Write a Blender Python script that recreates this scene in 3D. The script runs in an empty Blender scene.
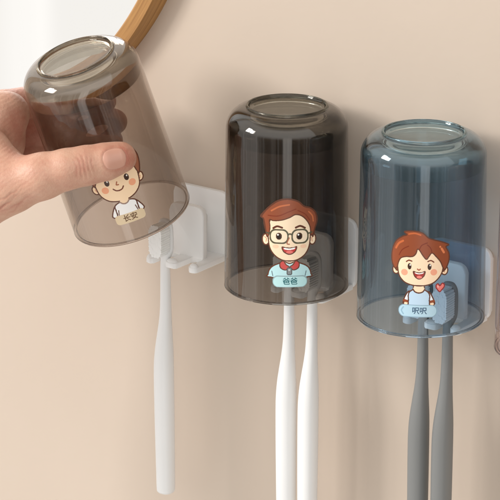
import bpy, bmesh, math, random
import numpy as np
from mathutils import Vector, Matrix

random.seed(4)
rng = np.random.default_rng(4)
PI = math.pi
CM = 0.01                                   # everything below is written in centimetres, built in metres
sc = bpy.context.scene
col = sc.collection

# ------------------------------------------------------------------ camera frame
TH, PH, DIST, PXCM = 0.62422, 0.32105, 170.0, 17.2
OX, OY = 2.11256, -2.05423
RV = Vector((math.cos(TH), math.sin(TH), 0))
BV = Vector((math.sin(TH) * math.cos(PH), -math.cos(TH) * math.cos(PH), math.sin(PH)))
UV_ = BV.cross(RV)
F = PXCM * DIST


def cam_xyz(px, py, t):
    """photo pixel at a depth t (cm towards the camera) as centimetres along the view's own axes"""
    z = DIST - t
    return np.array(((px - 250) * z / F - OX, (250 - py) * z / F - OY, t))


def at(px, py, t):
    x, y, t = cam_xyz(px, py, t)
    return RV * x + UV_ * y + BV * t


def at_wall(px, py, y0):
    """the point where the view through a photo pixel meets the plane y = y0 (cm)"""
    a, b = at(px, py, -30), at(px, py, 30)
    k = (y0 - a.y) / (b.y - a.y)
    return a + (b - a) * k


# ------------------------------------------------------------------ helpers
def lin(r, g, b):
    f = lambda c: c / 12.92 if c <= 0.04045 else ((c + 0.055) / 1.055) ** 2.4
    return (f(r / 255), f(g / 255), f(b / 255), 1)


def obj(name, verts, faces, mat, parent=None, smooth=True, mats=None):
    me = bpy.data.meshes.new(name)
    me.from_pydata([(v[0] * CM, v[1] * CM, v[2] * CM) for v in verts], [], [tuple(f) for f in faces])
    for m in (mats or [mat]):
        me.materials.append(m)
    me.polygons.foreach_set('use_smooth', [smooth] * len(me.polygons))
    me.update()
    o = bpy.data.objects.new(name, me)
    col.objects.link(o)
    if parent:
        o.parent = parent
    return o


def obj_bm(name, bm, mat, parent=None, smooth=True, sharp=None):
    bmesh.ops.recalc_face_normals(bm, faces=bm.faces)
    me = bpy.data.meshes.new(name)
    bmesh.ops.scale(bm, vec=(CM, CM, CM), verts=bm.verts)
    bm.to_mesh(me)
    bm.free()
    me.materials.append(mat)
    me.polygons.foreach_set('use_smooth', [smooth] * len(me.polygons))
    if sharp:
        me.set_sharp_from_angle(angle=math.radians(sharp))
    o = bpy.data.objects.new(name, me)
    col.objects.link(o)
    if parent:
        o.parent = parent
    return o


def thing(name, label, cat, loc=(0, 0, 0), group=None):
    o = bpy.data.objects.new(name, None)
    o.empty_display_size = 0.02
    col.objects.link(o)
    o.location = (loc[0] * CM, loc[1] * CM, loc[2] * CM)
    tag(o, label, cat, group)
    return o


def tag(o, label, cat, group=None):
    o['label'] = label
    o['category'] = cat
    if group:
        o['group'] = group


def copy_tree(o, parent=None):
    c = o.copy()
    col.objects.link(c)
    c.parent = parent
    for ch in list(o.children):
        copy_tree(ch, c)
    return c


def lathe(profile, seg=160):
    """closed profile [(r, z)] spun round z; r == 0 points become poles"""
    vs, fs, ring = [], [], []
    for r, z in profile:
        if r < 1e-6:
            ring.append([len(vs)] * seg)
            vs.append((0, 0, z))
        else:
            ring.append(list(range(len(vs), len(vs) + seg)))
            for k in range(seg):
                a = 2 * PI * k / seg
                vs.append((r * math.cos(a), r * math.sin(a), z))
    for i in range(len(profile) - 1):
        A, B = ring[i], ring[i + 1]
        for k in range(seg):
            k2 = (k + 1) % seg
            f = []
            for q in (A[k], A[k2], B[k2], B[k]):
                if q not in f:
                    f.append(q)
            if len(f) > 2:
                fs.append(f)
    return vs, fs


def arc(cx, cz, rx, rz, a0, a1, n):
    return [(cx + rx * math.cos(math.radians(a0 + (a1 - a0) * i / n)),
             cz + rz * math.sin(math.radians(a0 + (a1 - a0) * i / n))) for i in range(n + 1)]


def rbox(bm, x0, x1, y0, y1, z0, z1, r_xz=0.0, bev=0.05, n=6, corners=(1, 1, 1, 1)):
    """box whose outline in the xz plane has rounded corners (order: x0z0, x1z0, x1z1, x0z1), run along y, edges bevelled"""
    pts = []
    cs = [(x0, z0, 180), (x1, z0, 270), (x1, z1, 0), (x0, z1, 90)]
    for (cx, cz, a), on in zip(cs, corners):
        r = r_xz * on
        if r < 1e-4:
            pts.append((cx, cz))
            continue
        sx = 1 if cx == x0 else -1
        sz = 1 if cz == z0 else -1
        for i in range(n + 1):
            t = math.radians(a + 90 * i / n)
            pts.append((cx + sx * r + r * math.cos(t), cz + sz * r + r * math.sin(t)))
    va = [bm.verts.new((x, y0, z)) for x, z in pts]
    vb = [bm.verts.new((x, y1, z)) for x, z in pts]
    m = len(pts)
    fs = [bm.faces.new(va), bm.faces.new(vb[::-1])]
    for i in range(m):
        fs.append(bm.faces.new((va[i], vb[i], vb[(i + 1) % m], va[(i + 1) % m])))
    if bev > 0:
        es = set(fs[0].edges) | set(fs[1].edges)
        bmesh.ops.bevel(bm, geom=list(es), offset=bev, segments=3, profile=0.5, affect='EDGES')
    return bm


# ------------------------------------------------------------------ materials
class NT:
    def __init__(self, name):
        self.m = bpy.data.materials.new(name)
        self.m.use_nodes = True
        self.t = self.m.node_tree
        self.t.nodes.clear()
        self.out = self.t.nodes.new('ShaderNodeOutputMaterial')

    def n(self, kind, **kw):
        nd = self.t.nodes.new('ShaderNode' + kind)
        for k, v in kw.items():
            if k in nd.inputs:
                nd.inputs[k].default_value = v
            else:
                setattr(nd, k, v)
        return nd

    def l(self, a, b):
        self.t.links.new(a, b)

    def math(self, op, a, b=None, clamp=False):
        nd = self.t.nodes.new('ShaderNodeMath')
        nd.operation = op
        nd.use_clamp = clamp
        for i, v in enumerate((a, b)):
            if v is None:
                continue
            if isinstance(v, (int, float)):
                nd.inputs[i].default_value = v
            else:
                self.l(v, nd.inputs[i])
        return nd.outputs[0]


def plastic(name, c, rough=0.35, var=0.03, bump=0.02, scale=300, sss=0.0):
    k = NT(name)
    p = k.n('BsdfPrincipled')
    tc = k.n('TexCoord')
    no = k.n('TexNoise')
    no.inputs['Scale'].default_value = 18
    no.inputs['Detail'].default_value = 5
    k.l(tc.outputs['Object'], no.inputs['Vector'])
    mx = k.n('Mix', data_type='RGBA')
    mx.inputs[6].default_value = tuple(v * (1 - var) for v in c[:3]) + (1,)
    mx.inputs[7].default_value = tuple(min(1, v * (1 + var)) for v in c[:3]) + (1,)
    k.l(no.outputs['Fac'], mx.inputs[0])
    k.l(mx.outputs[2], p.inputs['Base Color'])
    n2 = k.n('TexNoise')
    n2.inputs['Scale'].default_value = scale
    k.l(tc.outputs['Object'], n2.inputs['Vector'])
    b = k.n('Bump')
    b.inputs['Strength'].default_value = bump
    b.inputs['Distance'].default_value = 0.001
    k.l(n2.outputs['Fac'], b.inputs['Height'])
    k.l(b.outputs[0], p.inputs['Normal'])
    p.inputs['Roughness'].default_value = rough
    if sss:
        p.inputs['Subsurface Weight'].default_value = sss
        p.inputs['Subsurface Radius'].default_value = (0.004, 0.004, 0.004)
        p.inputs['Subsurface Scale'].default_value = 0.4
    k.l(p.outputs[0], k.out.inputs[0])
    return k.m


def tinted(name, c, ior_r0=0.04, top=0.45):
    """a clear coloured plastic wall: every surface crossed keeps the colour c of the light (its square per wall), mirrors by angle"""
    k = NT(name)
    geo = k.n('NewGeometry')
    dot = k.n('VectorMath', operation='DOT_PRODUCT')
    k.l(geo.outputs['Incoming'], dot.inputs[0])
    k.l(geo.outputs['Normal'], dot.inputs[1])
    cs = k.math('ABSOLUTE', dot.outputs['Value'])
    om = k.math('SUBTRACT', 1.0, cs, True)
    fr = k.math('ADD', k.math('MULTIPLY', k.math('POWER', om, 5.0), 0.9 - ior_r0), ior_r0)
    # the path through the wall grows towards the outline (bent by an index of 1.5)
    s2 = k.math('MULTIPLY', k.math('SUBTRACT', 1.0, k.math('MULTIPLY', cs, cs)), 1 / 2.25)
    path = k.math('DIVIDE', 1.0, k.math('SQRT', k.math('SUBTRACT', 1.0, s2)))
    # the dye fades out over the shoulder towards the clear base
    tc = k.n('TexCoord')
    sep = k.n('SeparateXYZ')
    k.l(tc.outputs['Object'], sep.inputs[0])
    mr = k.n('MapRange', interpolation_type='SMOOTHSTEP')
    mr.inputs['From Min'].default_value = 0.0935
    mr.inputs['From Max'].default_value = 0.1065
    mr.inputs['To Min'].default_value = 1.0
    mr.inputs['To Max'].default_value = top
    k.l(sep.outputs[2], mr.inputs['Value'])
    path = k.math('MULTIPLY', path, mr.outputs[0])
    comb = k.n('CombineColor')
    for i in range(3):
        k.l(k.math('POWER', float(c[i]), path), comb.inputs[i])
    tr = k.n('BsdfTransparent')
    k.l(comb.outputs[0], tr.inputs['Color'])
    gl = k.n('BsdfGlossy')
    gl.inputs['Color'].default_value = (1, 1, 1, 1)
    gl.inputs['Roughness'].default_value = 0.02
    mx = k.n('MixShader')
    k.l(fr, mx.inputs[0])
    k.l(tr.outputs[0], mx.inputs[1])
    k.l(gl.outputs[0], mx.inputs[2])
    k.l(mx.outputs[0], k.out.inputs[0])
    return k.m


def wall_material():
    k = NT('plaster')
    p = k.n('BsdfPrincipled')
    tc = k.n('TexCoord')
    n1 = k.n('TexNoise')
    n1.inputs['Scale'].default_value = 9
    n1.inputs['Detail'].default_value = 6
    k.l(tc.outputs['Object'], n1.inputs['Vector'])
    mx = k.n('Mix', data_type='RGBA')
    mx.inputs[6].default_value = (0.542, 0.452, 0.373, 1)
    mx.inputs[7].default_value = (0.580, 0.487, 0.405, 1)
    k.l(n1.outputs['Fac'], mx.inputs[0])
    k.l(mx.outputs[2], p.inputs['Base Color'])
    n2 = k.n('TexNoise')
    n2.inputs['Scale'].default_value = 160
    n2.inputs['Detail'].default_value = 4
    k.l(tc.outputs['Object'], n2.inputs['Vector'])
    n3 = k.n('TexNoise')
    n3.inputs['Scale'].default_value = 24
    n3.inputs['Detail'].default_value = 3
    k.l(tc.outputs['Object'], n3.inputs['Vector'])
    add = k.math('ADD', k.math('MULTIPLY', n2.outputs['Fac'], 0.35), n3.outputs['Fac'])
    b = k.n('Bump')
    b.inputs['Strength'].default_value = 0.16
    b.inputs['Distance'].default_value = 0.002
    k.l(add, b.inputs['Height'])
    k.l(b.outputs[0], p.inputs['Normal'])
    p.inputs['Roughness'].default_value = 0.7
    p.inputs['Specular IOR Level'].default_value = 0.25
    k.l(p.outputs[0], k.out.inputs[0])
    return k.m


def wood_material():
    k = NT('oak')
    p = k.n('BsdfPrincipled')
    tc = k.n('TexCoord')
    # grain runs round the ring: noise in (angle, radius, depth)
    sep = k.n('SeparateXYZ')
    k.l(tc.outputs['Object'], sep.inputs[0])
    ang = k.math('ARCTAN2', sep.outputs[2], sep.outputs[0])
    rad = k.math('SQRT', k.math('ADD', k.math('POWER', sep.outputs[0], 2.0), k.math('POWER', sep.outputs[2], 2.0)))
    cb = k.n('CombineXYZ')
    k.l(k.math('MULTIPLY', ang, 2.2), cb.inputs[0])
    k.l(k.math('MULTIPLY', rad, 420.0), cb.inputs[1])
    k.l(k.math('MULTIPLY', sep.outputs[1], 420.0), cb.inputs[2])
    no = k.n('TexNoise')
    no.inputs['Scale'].default_value = 1.6
    no.inputs['Detail'].default_value = 7
    no.inputs['Distortion'].default_value = 0.4
    k.l(cb.outputs[0], no.inputs['Vector'])
    rp = k.n('ValToRGB')
    rp.color_ramp.elements[0].position = 0.3
    rp.color_ramp.elements[0].color = lin(142, 98, 50)
    rp.color_ramp.elements[1].position = 0.72
    rp.color_ramp.elements[1].color = lin(182, 136, 78)
    k.l(no.outputs['Fac'], rp.inputs[0])
    k.l(rp.outputs[0], p.inputs['Base Color'])
    b = k.n('Bump')
    b.inputs['Strength'].default_value = 0.12
    b.inputs['Distance'].default_value = 0.0005
    k.l(no.outputs['Fac'], b.inputs['Height'])
    k.l(b.outputs[0], p.inputs['Normal'])
    p.inputs['Roughness'].default_value = 0.42
    k.l(p.outputs[0], k.out.inputs[0])
    return k.m


def skin_material():
    k = NT('skin')
    p = k.n('BsdfPrincipled')
    tc = k.n('TexCoord')
    at_ = k.n('Attribute', attribute_name='flush_shade')
    n1 = k.n('TexNoise')
    n1.inputs['Scale'].default_value = 90
    n1.inputs['Detail'].default_value = 6
    k.l(tc.outputs['Object'], n1.inputs['Vector'])
    n0 = k.n('TexNoise')
    n0.inputs['Scale'].default_value = 420
    n0.inputs['Detail'].default_value = 4
    k.l(tc.outputs['Object'], n0.inputs['Vector'])
    f = k.math('ADD', k.math('ADD', at_.outputs['Fac'],
               k.math('MULTIPLY', k.math('SUBTRACT', n1.outputs['Fac'], 0.5), 0.8)),
               k.math('MULTIPLY', k.math('SUBTRACT', n0.outputs['Fac'], 0.5), 0.35), True)
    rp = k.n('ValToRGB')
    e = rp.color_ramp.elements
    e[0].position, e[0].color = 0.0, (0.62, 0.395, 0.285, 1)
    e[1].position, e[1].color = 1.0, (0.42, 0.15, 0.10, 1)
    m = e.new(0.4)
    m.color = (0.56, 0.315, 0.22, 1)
    k.l(f, rp.inputs[0])
    k.l(rp.outputs[0], p.inputs['Base Color'])
    vo = k.n('TexVoronoi')
    vo.inputs['Scale'].default_value = 900
    k.l(tc.outputs['Object'], vo.inputs['Vector'])
    n2 = k.n('TexNoise')
    n2.inputs['Scale'].default_value = 500
    n2.inputs['Detail'].default_value = 5
    k.l(tc.outputs['Object'], n2.inputs['Vector'])
    h = k.math('ADD', vo.outputs['Distance'], n2.outputs['Fac'])
    b = k.n('Bump')
    b.inputs['Strength'].default_value = 0.16
    b.inputs['Distance'].default_value = 0.0006
    k.l(h, b.inputs['Height'])
    k.l(b.outputs[0], p.inputs['Normal'])
    p.inputs['Roughness'].default_value = 0.48
    p.inputs['Subsurface Weight'].default_value = 0.15
    p.inputs['Subsurface Radius'].default_value = (1.0, 0.35, 0.2)
    p.inputs['Subsurface Scale'].default_value = 0.003
    k.l(p.outputs[0], k.out.inputs[0])
    return k.m


def print_material():
    k = NT('printed_ink')
    p = k.n('BsdfPrincipled')
    a = k.n('Attribute', attribute_name='ink')
    k.l(a.outputs['Color'], p.inputs['Base Color'])
    p.inputs['Roughness'].default_value = 0.35
    k.l(p.outputs[0], k.out.inputs[0])
    return k.m


M_WALL = wall_material()
M_WOOD = wood_material()
M_SKIN = skin_material()
M_INK = print_material()
M_WHITE = plastic('white_plastic', (0.86, 0.855, 0.845), 0.38)
M_BRUSHW = plastic('white_handle', (0.80, 0.80, 0.795), 0.42)
M_BRUSHG = plastic('grey_handle', lin(120, 121, 120), 0.48)
M_BRISTW = plastic('white_bristle', (0.92, 0.93, 0.92), 0.6)
M_BRISTG = plastic('grey_bristle', lin(232, 234, 236), 0.6)
M_NAIL = plastic('nail', (0.57, 0.305, 0.225), 0.3, var=0.10, sss=0.2)


def glass_mirror():
    k = NT('mirror_glass')
    g = k.n('BsdfGlossy')
    g.inputs['Color'].default_value = (0.93, 0.93, 0.92, 1)
    g.inputs['Roughness'].default_value = 0.01
    k.l(g.outputs[0], k.out.inputs[0])
    return k.m


M_MIRROR = glass_mirror()
TINTS = {
    'brown': (0.790, 0.755, 0.727),
    'smoke': (0.60, 0.58, 0.56),
    'blue': (0.705, 0.775, 0.83),
    'rose': (0.94, 0.885, 0.875),
}
M_TINT = {n: tinted('clear_' + n, c, top=1.0 if n == 'brown' else 0.7) for n, c in TINTS.items()}


def cast_glass(name, c):
    k = NT(name)
    g = k.n('BsdfGlass')
    g.inputs['Color'].default_value = (*c, 1)
    g.inputs['IOR'].default_value = 1.45
    g.inputs['Roughness'].default_value = 0.0
    k.l(g.outputs[0], k.out.inputs[0])
    return k.m


M_RIM = {n: cast_glass('rim_' + n, [v ** 0.55 for v in c]) for n, c in TINTS.items()}
M_BASE = {n: cast_glass('base_' + n, [v ** (0.8 if n == 'brown' else 0.5) * g for v, g in zip(c, (0.99, 1.0, 0.972))]) for n, c in TINTS.items()}

# ------------------------------------------------------------------ wall
WY = 4.4
wv, wf = [], []
wall = obj('wall', [(-260, WY, -130), (260, WY, -130), (260, WY, 150), (-260, WY, 150),
                    (-260, WY + 12, -130), (260, WY + 12, -130), (260, WY + 12, 150), (-260, WY + 12, 150)],
           [(0, 1, 2, 3), (5, 4, 7, 6), (4, 0, 3, 7), (1, 5, 6, 2), (3, 2, 6, 7), (4, 5, 1, 0)], M_WALL, smooth=False)
wall['kind'] = 'structure'

# ------------------------------------------------------------------ round mirror with a wooden frame
mc = at_wall(-59, -198, WY)
RM = 20.3
mirror = thing('round_mirror', 'round wall mirror in an oak frame, its rim behind the lifted cup', 'mirror', (mc.x, WY, mc.z))
bm = bmesh.new()
prof = [(RM, 0.0), (RM, -1.35), (RM - 0.12, -1.5), (RM - 0.95, -1.5), (RM - 1.07, -1.38), (RM - 1.07, -0.55), (RM - 1.07, 0.0)]
seg = 256
rings = []
for k in range(seg):
    a = 2 * PI * k / seg
    rings.append([bm.verts.new((r * math.cos(a), y, r * math.sin(a))) for r, y in prof])
for k in range(seg):
    A, B = rings[k], rings[(k + 1) % seg]
    for i in range(len(prof)):
        j = (i + 1) % len(prof)
        bm.faces.new((A[i], B[i], B[j], A[j]))
obj_bm('frame', bm, M_WOOD, mirror, sharp=40)
bm = bmesh.new()
n = 192
va = [bm.verts.new(((RM - 1.0) * math.cos(2 * PI * k / n), -0.95, (RM - 1.0) * math.sin(2 * PI * k / n))) for k in range(n)]
vb = [bm.verts.new((v.co.x, -0.5, v.co.z)) for v in va]
bm.faces.new(va)
bm.faces.new(vb[::-1])
for k in range(n):
    bm.faces.new((va[k], vb[k], vb[(k + 1) % n], va[(k + 1) % n]))
obj_bm('mirror_glass', bm, M_MIRROR, mirror, smooth=False)

# ------------------------------------------------------------------ cups
R0, R1, H = 3.61, 3.50, 10.9
SP = 9.244


def outer_r(z):
    return R0 + (R1 - R0) * min(max(z, 0), 9.5) / 9.5


ZS = 9.35                                   # where the thin wall meets the thick cast base


RB = 2.36                                   # the clear cast base inside the foot ring; it thins out under the shoulder


def wall_profile():
    p = [(R0 - 0.22, 0.13), (R0, 0.13)]
    p += [(outer_r(z), z) for z in np.linspace(0.4, 9.3, 14)]
    p += arc(2.28, 9.42, R1 - 2.28, 1.24, 0, 86, 24)
    p += [(RB + 0.006, 10.655), (RB + 0.006, 10.57)]
    p += arc(2.28, 9.42, R1 - 0.09 - 2.28, 1.15, 86, 0, 24)
    p += [(outer_r(9.0) - 0.10, 9.0), (outer_r(8.6) - 0.14, 8.6), (outer_r(8.1) - 0.19, 8.1)]
    p += [(outer_r(z) - 0.22, z) for z in np.linspace(7.6, 0.4, 12)]
    return p


def rim_profile():
    return arc(R0 - 0.11, 0.105, 0.115, 0.105, -180, 0, 12) + [(R0 + 0.005, 0.126), (R0 - 0.225, 0.126)]


def base_profile():
    p = [(3.372, 8.80), (3.388, 9.1), (3.398, 9.35)]
    p += arc(2.28, 9.42, R1 - 0.10 - 2.28, 1.14, 2, 86, 22)
    p += [(RB, 10.565), (RB, 10.66)]
    p += arc(2.275, 10.70, 0.08, 0.08, -15, 170, 10)
    p += [(2.17, 10.64), (2.12, 10.575), (2.04, 10.55), (1.92, 10.545), (1.2, 10.54), (0, 10.54)]
    p += [(0, 10.16), (1.4, 10.16), (2.0, 10.13)]
    p += arc(2.28, 9.26, R1 - 0.20 - 2.28, 0.86, 84, 6, 16)
    p += [(3.318, 9.16), (3.345, 9.0)]
    return p


def spun(name, prof, mat, parent, closed):
    prof = [(r, z * 1.014) for r, z in prof]
    vs, fs = lathe(prof + ([prof[0]] if closed else []))
    o = obj(name, vs, fs, mat, parent)
    bm = bmesh.new()
    bm.from_mesh(o.data)
    bmesh.ops.remove_doubles(bm, verts=bm.verts, dist=1e-7)
    bmesh.ops.recalc_face_normals(bm, faces=bm.faces)
    bm.to_mesh(o.data)
    bm.free()
    o.data.polygons.foreach_set('use_smooth', [True] * len(o.data.polygons))
    o.data.set_sharp_from_angle(angle=math.radians(50))
    return o


def make_cup(label, tint, loc, rot=None):
    t = thing('rinse_cup', label, 'cup', loc, 'upside-down tinted rinse cups along the wall')
    if rot is not None:
        t.matrix_world = Matrix.Translation(Vector(loc) * CM) @ rot.to_4x4()
    spun('cup_wall', wall_profile(), M_TINT[tint], t, True)
    spun('cup_base', base_profile(), M_BASE[tint], t, True)
    spun('rim', rim_profile(), M_RIM[tint], t, True)
    return t


# lifted cup: axis rolled to the left and tipped towards the viewer
ax_cam = Vector((-0.285, 0.835, 0.47)).normalized()
AX = (RV * ax_cam.x + UV_ * ax_cam.y + BV * ax_cam.z).normalized()
DT = -1.5                                  # the lifted cup and the hand sit this much further from the viewer
C1 = at(132, 214.5, -2.5 + DT)
e1 = (BV - AX * BV.dot(AX)).normalized()          # the side of the cup that faces the viewer
e2 = AX.cross(e1).normalized()
ROT1 = Matrix((e1, e2, AX)).transposed()           # columns: cup x, y, z

cup_a = make_cup('light brown tinted cup lifted off its holder, tilted in the fingers of the hand', 'brown', C1, ROT1)
cup_b = make_cup('dark smoke brown cup printed with a man in glasses, over two white toothbrushes', 'smoke', (0, 0, 0))
cup_c = make_cup('blue tinted cup printed with a smiling boy and a heart, over two grey toothbrushes', 'blue', (SP, 0, 0))
cup_d = make_cup('rose tinted cup beyond the blue cup, only its rim edge in view', 'rose', (2 * SP - 0.2, 0, 0))

# ------------------------------------------------------------------ printed cartoons (fine patches of ink wrapped round the cup)
class Canvas:
    """a small painter: filled smooth outlines and strokes on a grid, y down"""

    def __init__(self, w, h, n):
        self.w, self.h = w, h
        self.nx, self.ny = int(w * n), int(h * n)
        self.x, self.y = np.meshgrid((np.arange(self.nx) + .5) / n, (np.arange(self.ny) + .5) / n)
        self.c = np.zeros((self.ny, self.nx, 3))
        self.a = np.zeros((self.ny, self.nx), bool)

    def put(self, m, rgb):
        self.c[m] = lin(*rgb)[:3]
        self.a |= m

    @staticmethod
    def smooth(pts, closed=True, sub=8):
        P = np.array(pts, float)
        n = len(P)
        out = []
        rngk = range(n) if closed else range(n - 1)
        for i in rngk:
            if closed:
                p0, p1, p2, p3 = P[i - 1], P[i], P[(i + 1) % n], P[(i + 2) % n]
            else:
                p0, p1, p2, p3 = P[max(i - 1, 0)], P[i], P[i + 1], P[min(i + 2, n - 1)]
            for t in np.linspace(0, 1, sub, endpoint=False):
                out.append(0.5 * ((2 * p1) + (-p0 + p2) * t + (2 * p0 - 5 * p1 + 4 * p2 - p3) * t * t + (-p0 + 3 * p1 - 3 * p2 + p3) * t ** 3))
        if not closed:
            out.append(P[-1])
        return np.array(out)

    def inside(self, P):
        m = np.zeros(self.x.shape, bool)
        n = len(P)
        for i in range(n):
            (x0, y0), (x1, y1) = P[i], P[(i + 1) % n]
            if y0 == y1:
                continue
            c = (self.y < y0) != (self.y < y1)
            m ^= c & (self.x < (x1 - x0) * (self.y - y0) / (y1 - y0) + x0)
        return m

    def near(self, P, w, closed):
        m = np.zeros(self.x.shape, bool)
        n = len(P)
        for i in range(n if closed else n - 1):
            a, b = P[i], P[(i + 1) % n]
            x0, x1 = min(a[0], b[0]) - w, max(a[0], b[0]) + w
            y0, y1 = min(a[1], b[1]) - w, max(a[1], b[1]) + w
            s = self.nx / self.w
            i0, i1 = max(int(x0 * s) - 1, 0), min(int(x1 * s) + 2, self.nx)
            j0, j1 = max(int(y0 * s) - 1, 0), min(int(y1 * s) + 2, self.ny)
            if i0 >= i1 or j0 >= j1:
                continue
            X, Y = self.x[j0:j1, i0:i1], self.y[j0:j1, i0:i1]
            d = b - a
            L = max(float(d @ d), 1e-9)
            t = np.clip(((X - a[0]) * d[0] + (Y - a[1]) * d[1]) / L, 0, 1)
            m[j0:j1, i0:i1] |= (X - a[0] - t * d[0]) ** 2 + (Y - a[1] - t * d[1]) ** 2 < w * w
        return m

    def poly(self, pts, fill, line=None, w=2.6, smooth=True, sub=8):
        P = self.smooth(pts, True, sub) if smooth else np.array(pts, float)
        self.put(self.inside(P), fill)
        if line:
            self.put(self.near(P, w, True), line)

    def stroke(self, pts, line, w=2.6, smooth=True):
        P = self.smooth(pts, False) if smooth else np.array(pts, float)
        self.put(self.near(P, w, False), line)

    def ell(self, cx, cy, rx, ry, fill, line=None, w=2.6):
        t = np.linspace(0, 2 * PI, 40, endpoint=False)
        P = np.c_[cx + rx * np.cos(t), cy + ry * np.sin(t)]
        self.poly(P, fill, line, w, False)

    def rrect(self, x0, y0, x1, y1, r, fill=None, line=None, w=2.6):
        P = []
        for cx, cy, a in ((x1 - r, y1 - r, 0), (x0 + r, y1 - r, 90), (x0 + r, y0 + r, 180), (x1 - r, y0 + r, 270)):
            for i in range(9):
                t = math.radians(a + 90 * i / 8)
                P.append((cx + r * math.cos(t), cy + r * math.sin(t)))
        P = np.array(P)
        if fill:
            self.put(self.inside(P), fill)
        if line:
            self.put(self.near(P, w, True), line)


LINE = (98, 56, 38)


def draw_man():
    c = Canvas(417, 500, 1.0)
    SK = (252, 226, 193)
    for ex, s in ((108, -1), (303, 1)):
        c.ell(ex, 210, 15, 22, SK, LINE)
        c.stroke([(ex + 5 * s, 200), (ex - 3 * s, 206), (ex - 1 * s, 218)], (214, 150, 112), 1.8)
    c.poly([(120, 200), (104, 160), (98, 128), (86, 118), (102, 98), (128, 72), (160, 50), (200, 43), (240, 53), (266, 74), (294, 84),
            (316, 104), (324, 136), (314, 168), (304, 200), (290, 180), (150, 170)], (136, 72, 46), LINE, 3)
    c.poly([(184, 268), (232, 268), (236, 306), (207, 322), (178, 306)], SK, LINE)
    c.poly([(118, 362), (118, 352), (122, 336), (132, 322), (148, 311), (172, 302), (190, 299), (207, 304), (226, 299), (244, 302), (268, 311), (284, 322), (293, 336), (297, 352),
            (297, 362), (207, 364)], (190, 228, 232), LINE, sub=4)
    c.poly([(184, 292), (207, 318), (230, 292), (232, 302), (207, 324), (182, 302)], SK)
    c.poly([(182, 294), (168, 302), (170, 322), (190, 331), (206, 320), (192, 308)], (204, 78, 74), LINE, 2.2)
    c.poly([(232, 294), (246, 302), (244, 322), (224, 331), (208, 320), (222, 308)], (204, 78, 74), LINE, 2.2)
    c.rrect(197, 322, 216, 350, 5, (132, 138, 140), (84, 84, 84), 2)
    c.ell(206, 331, 4, 4, (205, 205, 205))
    c.stroke([(134, 338), (138, 356)], (110, 130, 136), 2)
    c.stroke([(276, 338), (272, 356)], (110, 130, 136), 2)
    c.poly([(120, 150), (119, 205), (126, 244), (146, 272), (176, 290), (207, 294), (238, 290), (268, 272), (286, 244), (293, 205), (292, 150), (270, 116),
            (207, 104), (142, 116)], SK, LINE)
    # fringe swept over to the left side
    c.poly([(112, 196), (106, 160), (99, 128), (90, 120), (104, 98), (130, 72), (162, 51), (200, 44), (240, 54), (266, 75), (294, 85), (315, 105),
            (322, 136), (313, 168), (304, 194), (296, 190), (292, 160), (280, 136), (258, 114), (232, 106), (206, 118), (176, 128), (142, 132),
            (124, 130), (126, 160), (120, 192)], (146, 78, 50), LINE, 2.4)
    c.stroke([(118, 112), (160, 112), (200, 96), (232, 84)], (128, 54, 30), 2.2)
    c.stroke([(132, 92), (165, 74), (205, 66)], (196, 110, 68), 3.2)
    c.stroke([(286, 98), (302, 116), (306, 138)], (196, 110, 68), 2.8)
    c.stroke([(240, 90), (270, 106), (290, 132)], (128, 54, 30), 2.0)
    # glasses, eyes
    GL = (88, 84, 62)
    for x0, x1 in ((127, 200), (217, 283)):
        c.rrect(x0, 168, x1, 222, 22, (250, 228, 198), GL, 3.4)
    c.stroke([(200, 188), (208, 184), (217, 188)], GL, 3.2)
    c.stroke([(127, 186), (112, 182)], GL, 3.0)
    c.stroke([(283, 186), (300, 182)], GL, 3.0)
    for ex in (163, 247):
        c.ell(ex, 194, 12.5, 14.5, (74, 46, 28))
        c.ell(ex, 196, 7, 9, (32, 20, 14))
        c.ell(ex - 4, 188, 3.6, 3.6, (250, 248, 240))
    c.stroke([(140, 162), (156, 154), (176, 159)], (96, 48, 28), 4)
    c.stroke([(232, 159), (250, 153), (270, 162)], (96, 48, 28), 4)
    c.stroke([(205, 200), (196, 222), (206, 226)], (170, 100, 68), 2.4)
    c.ell(150, 236, 13, 8, (250, 206, 172))
    c.ell(264, 236, 13, 8, (250, 206, 172))
    c.poly([(176, 238), (190, 240), (207, 241), (224, 240), (236, 237), (229, 256), (207, 267), (184, 257)], (196, 52, 48), LINE, 2.4)
    c.poly([(184, 241), (207, 243), (229, 240), (226, 246), (207, 249), (187, 247)], (255, 255, 250))
    c.ell(207, 258, 14, 6, (232, 118, 108))
    c.rrect(137, 354, 281, 402, 22, (150, 178, 182))
    c.rrect(140, 359, 278, 400, 20, (190, 230, 232))
    return c, (207, 220), (209.5, 379), (44, 112, 118)


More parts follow.
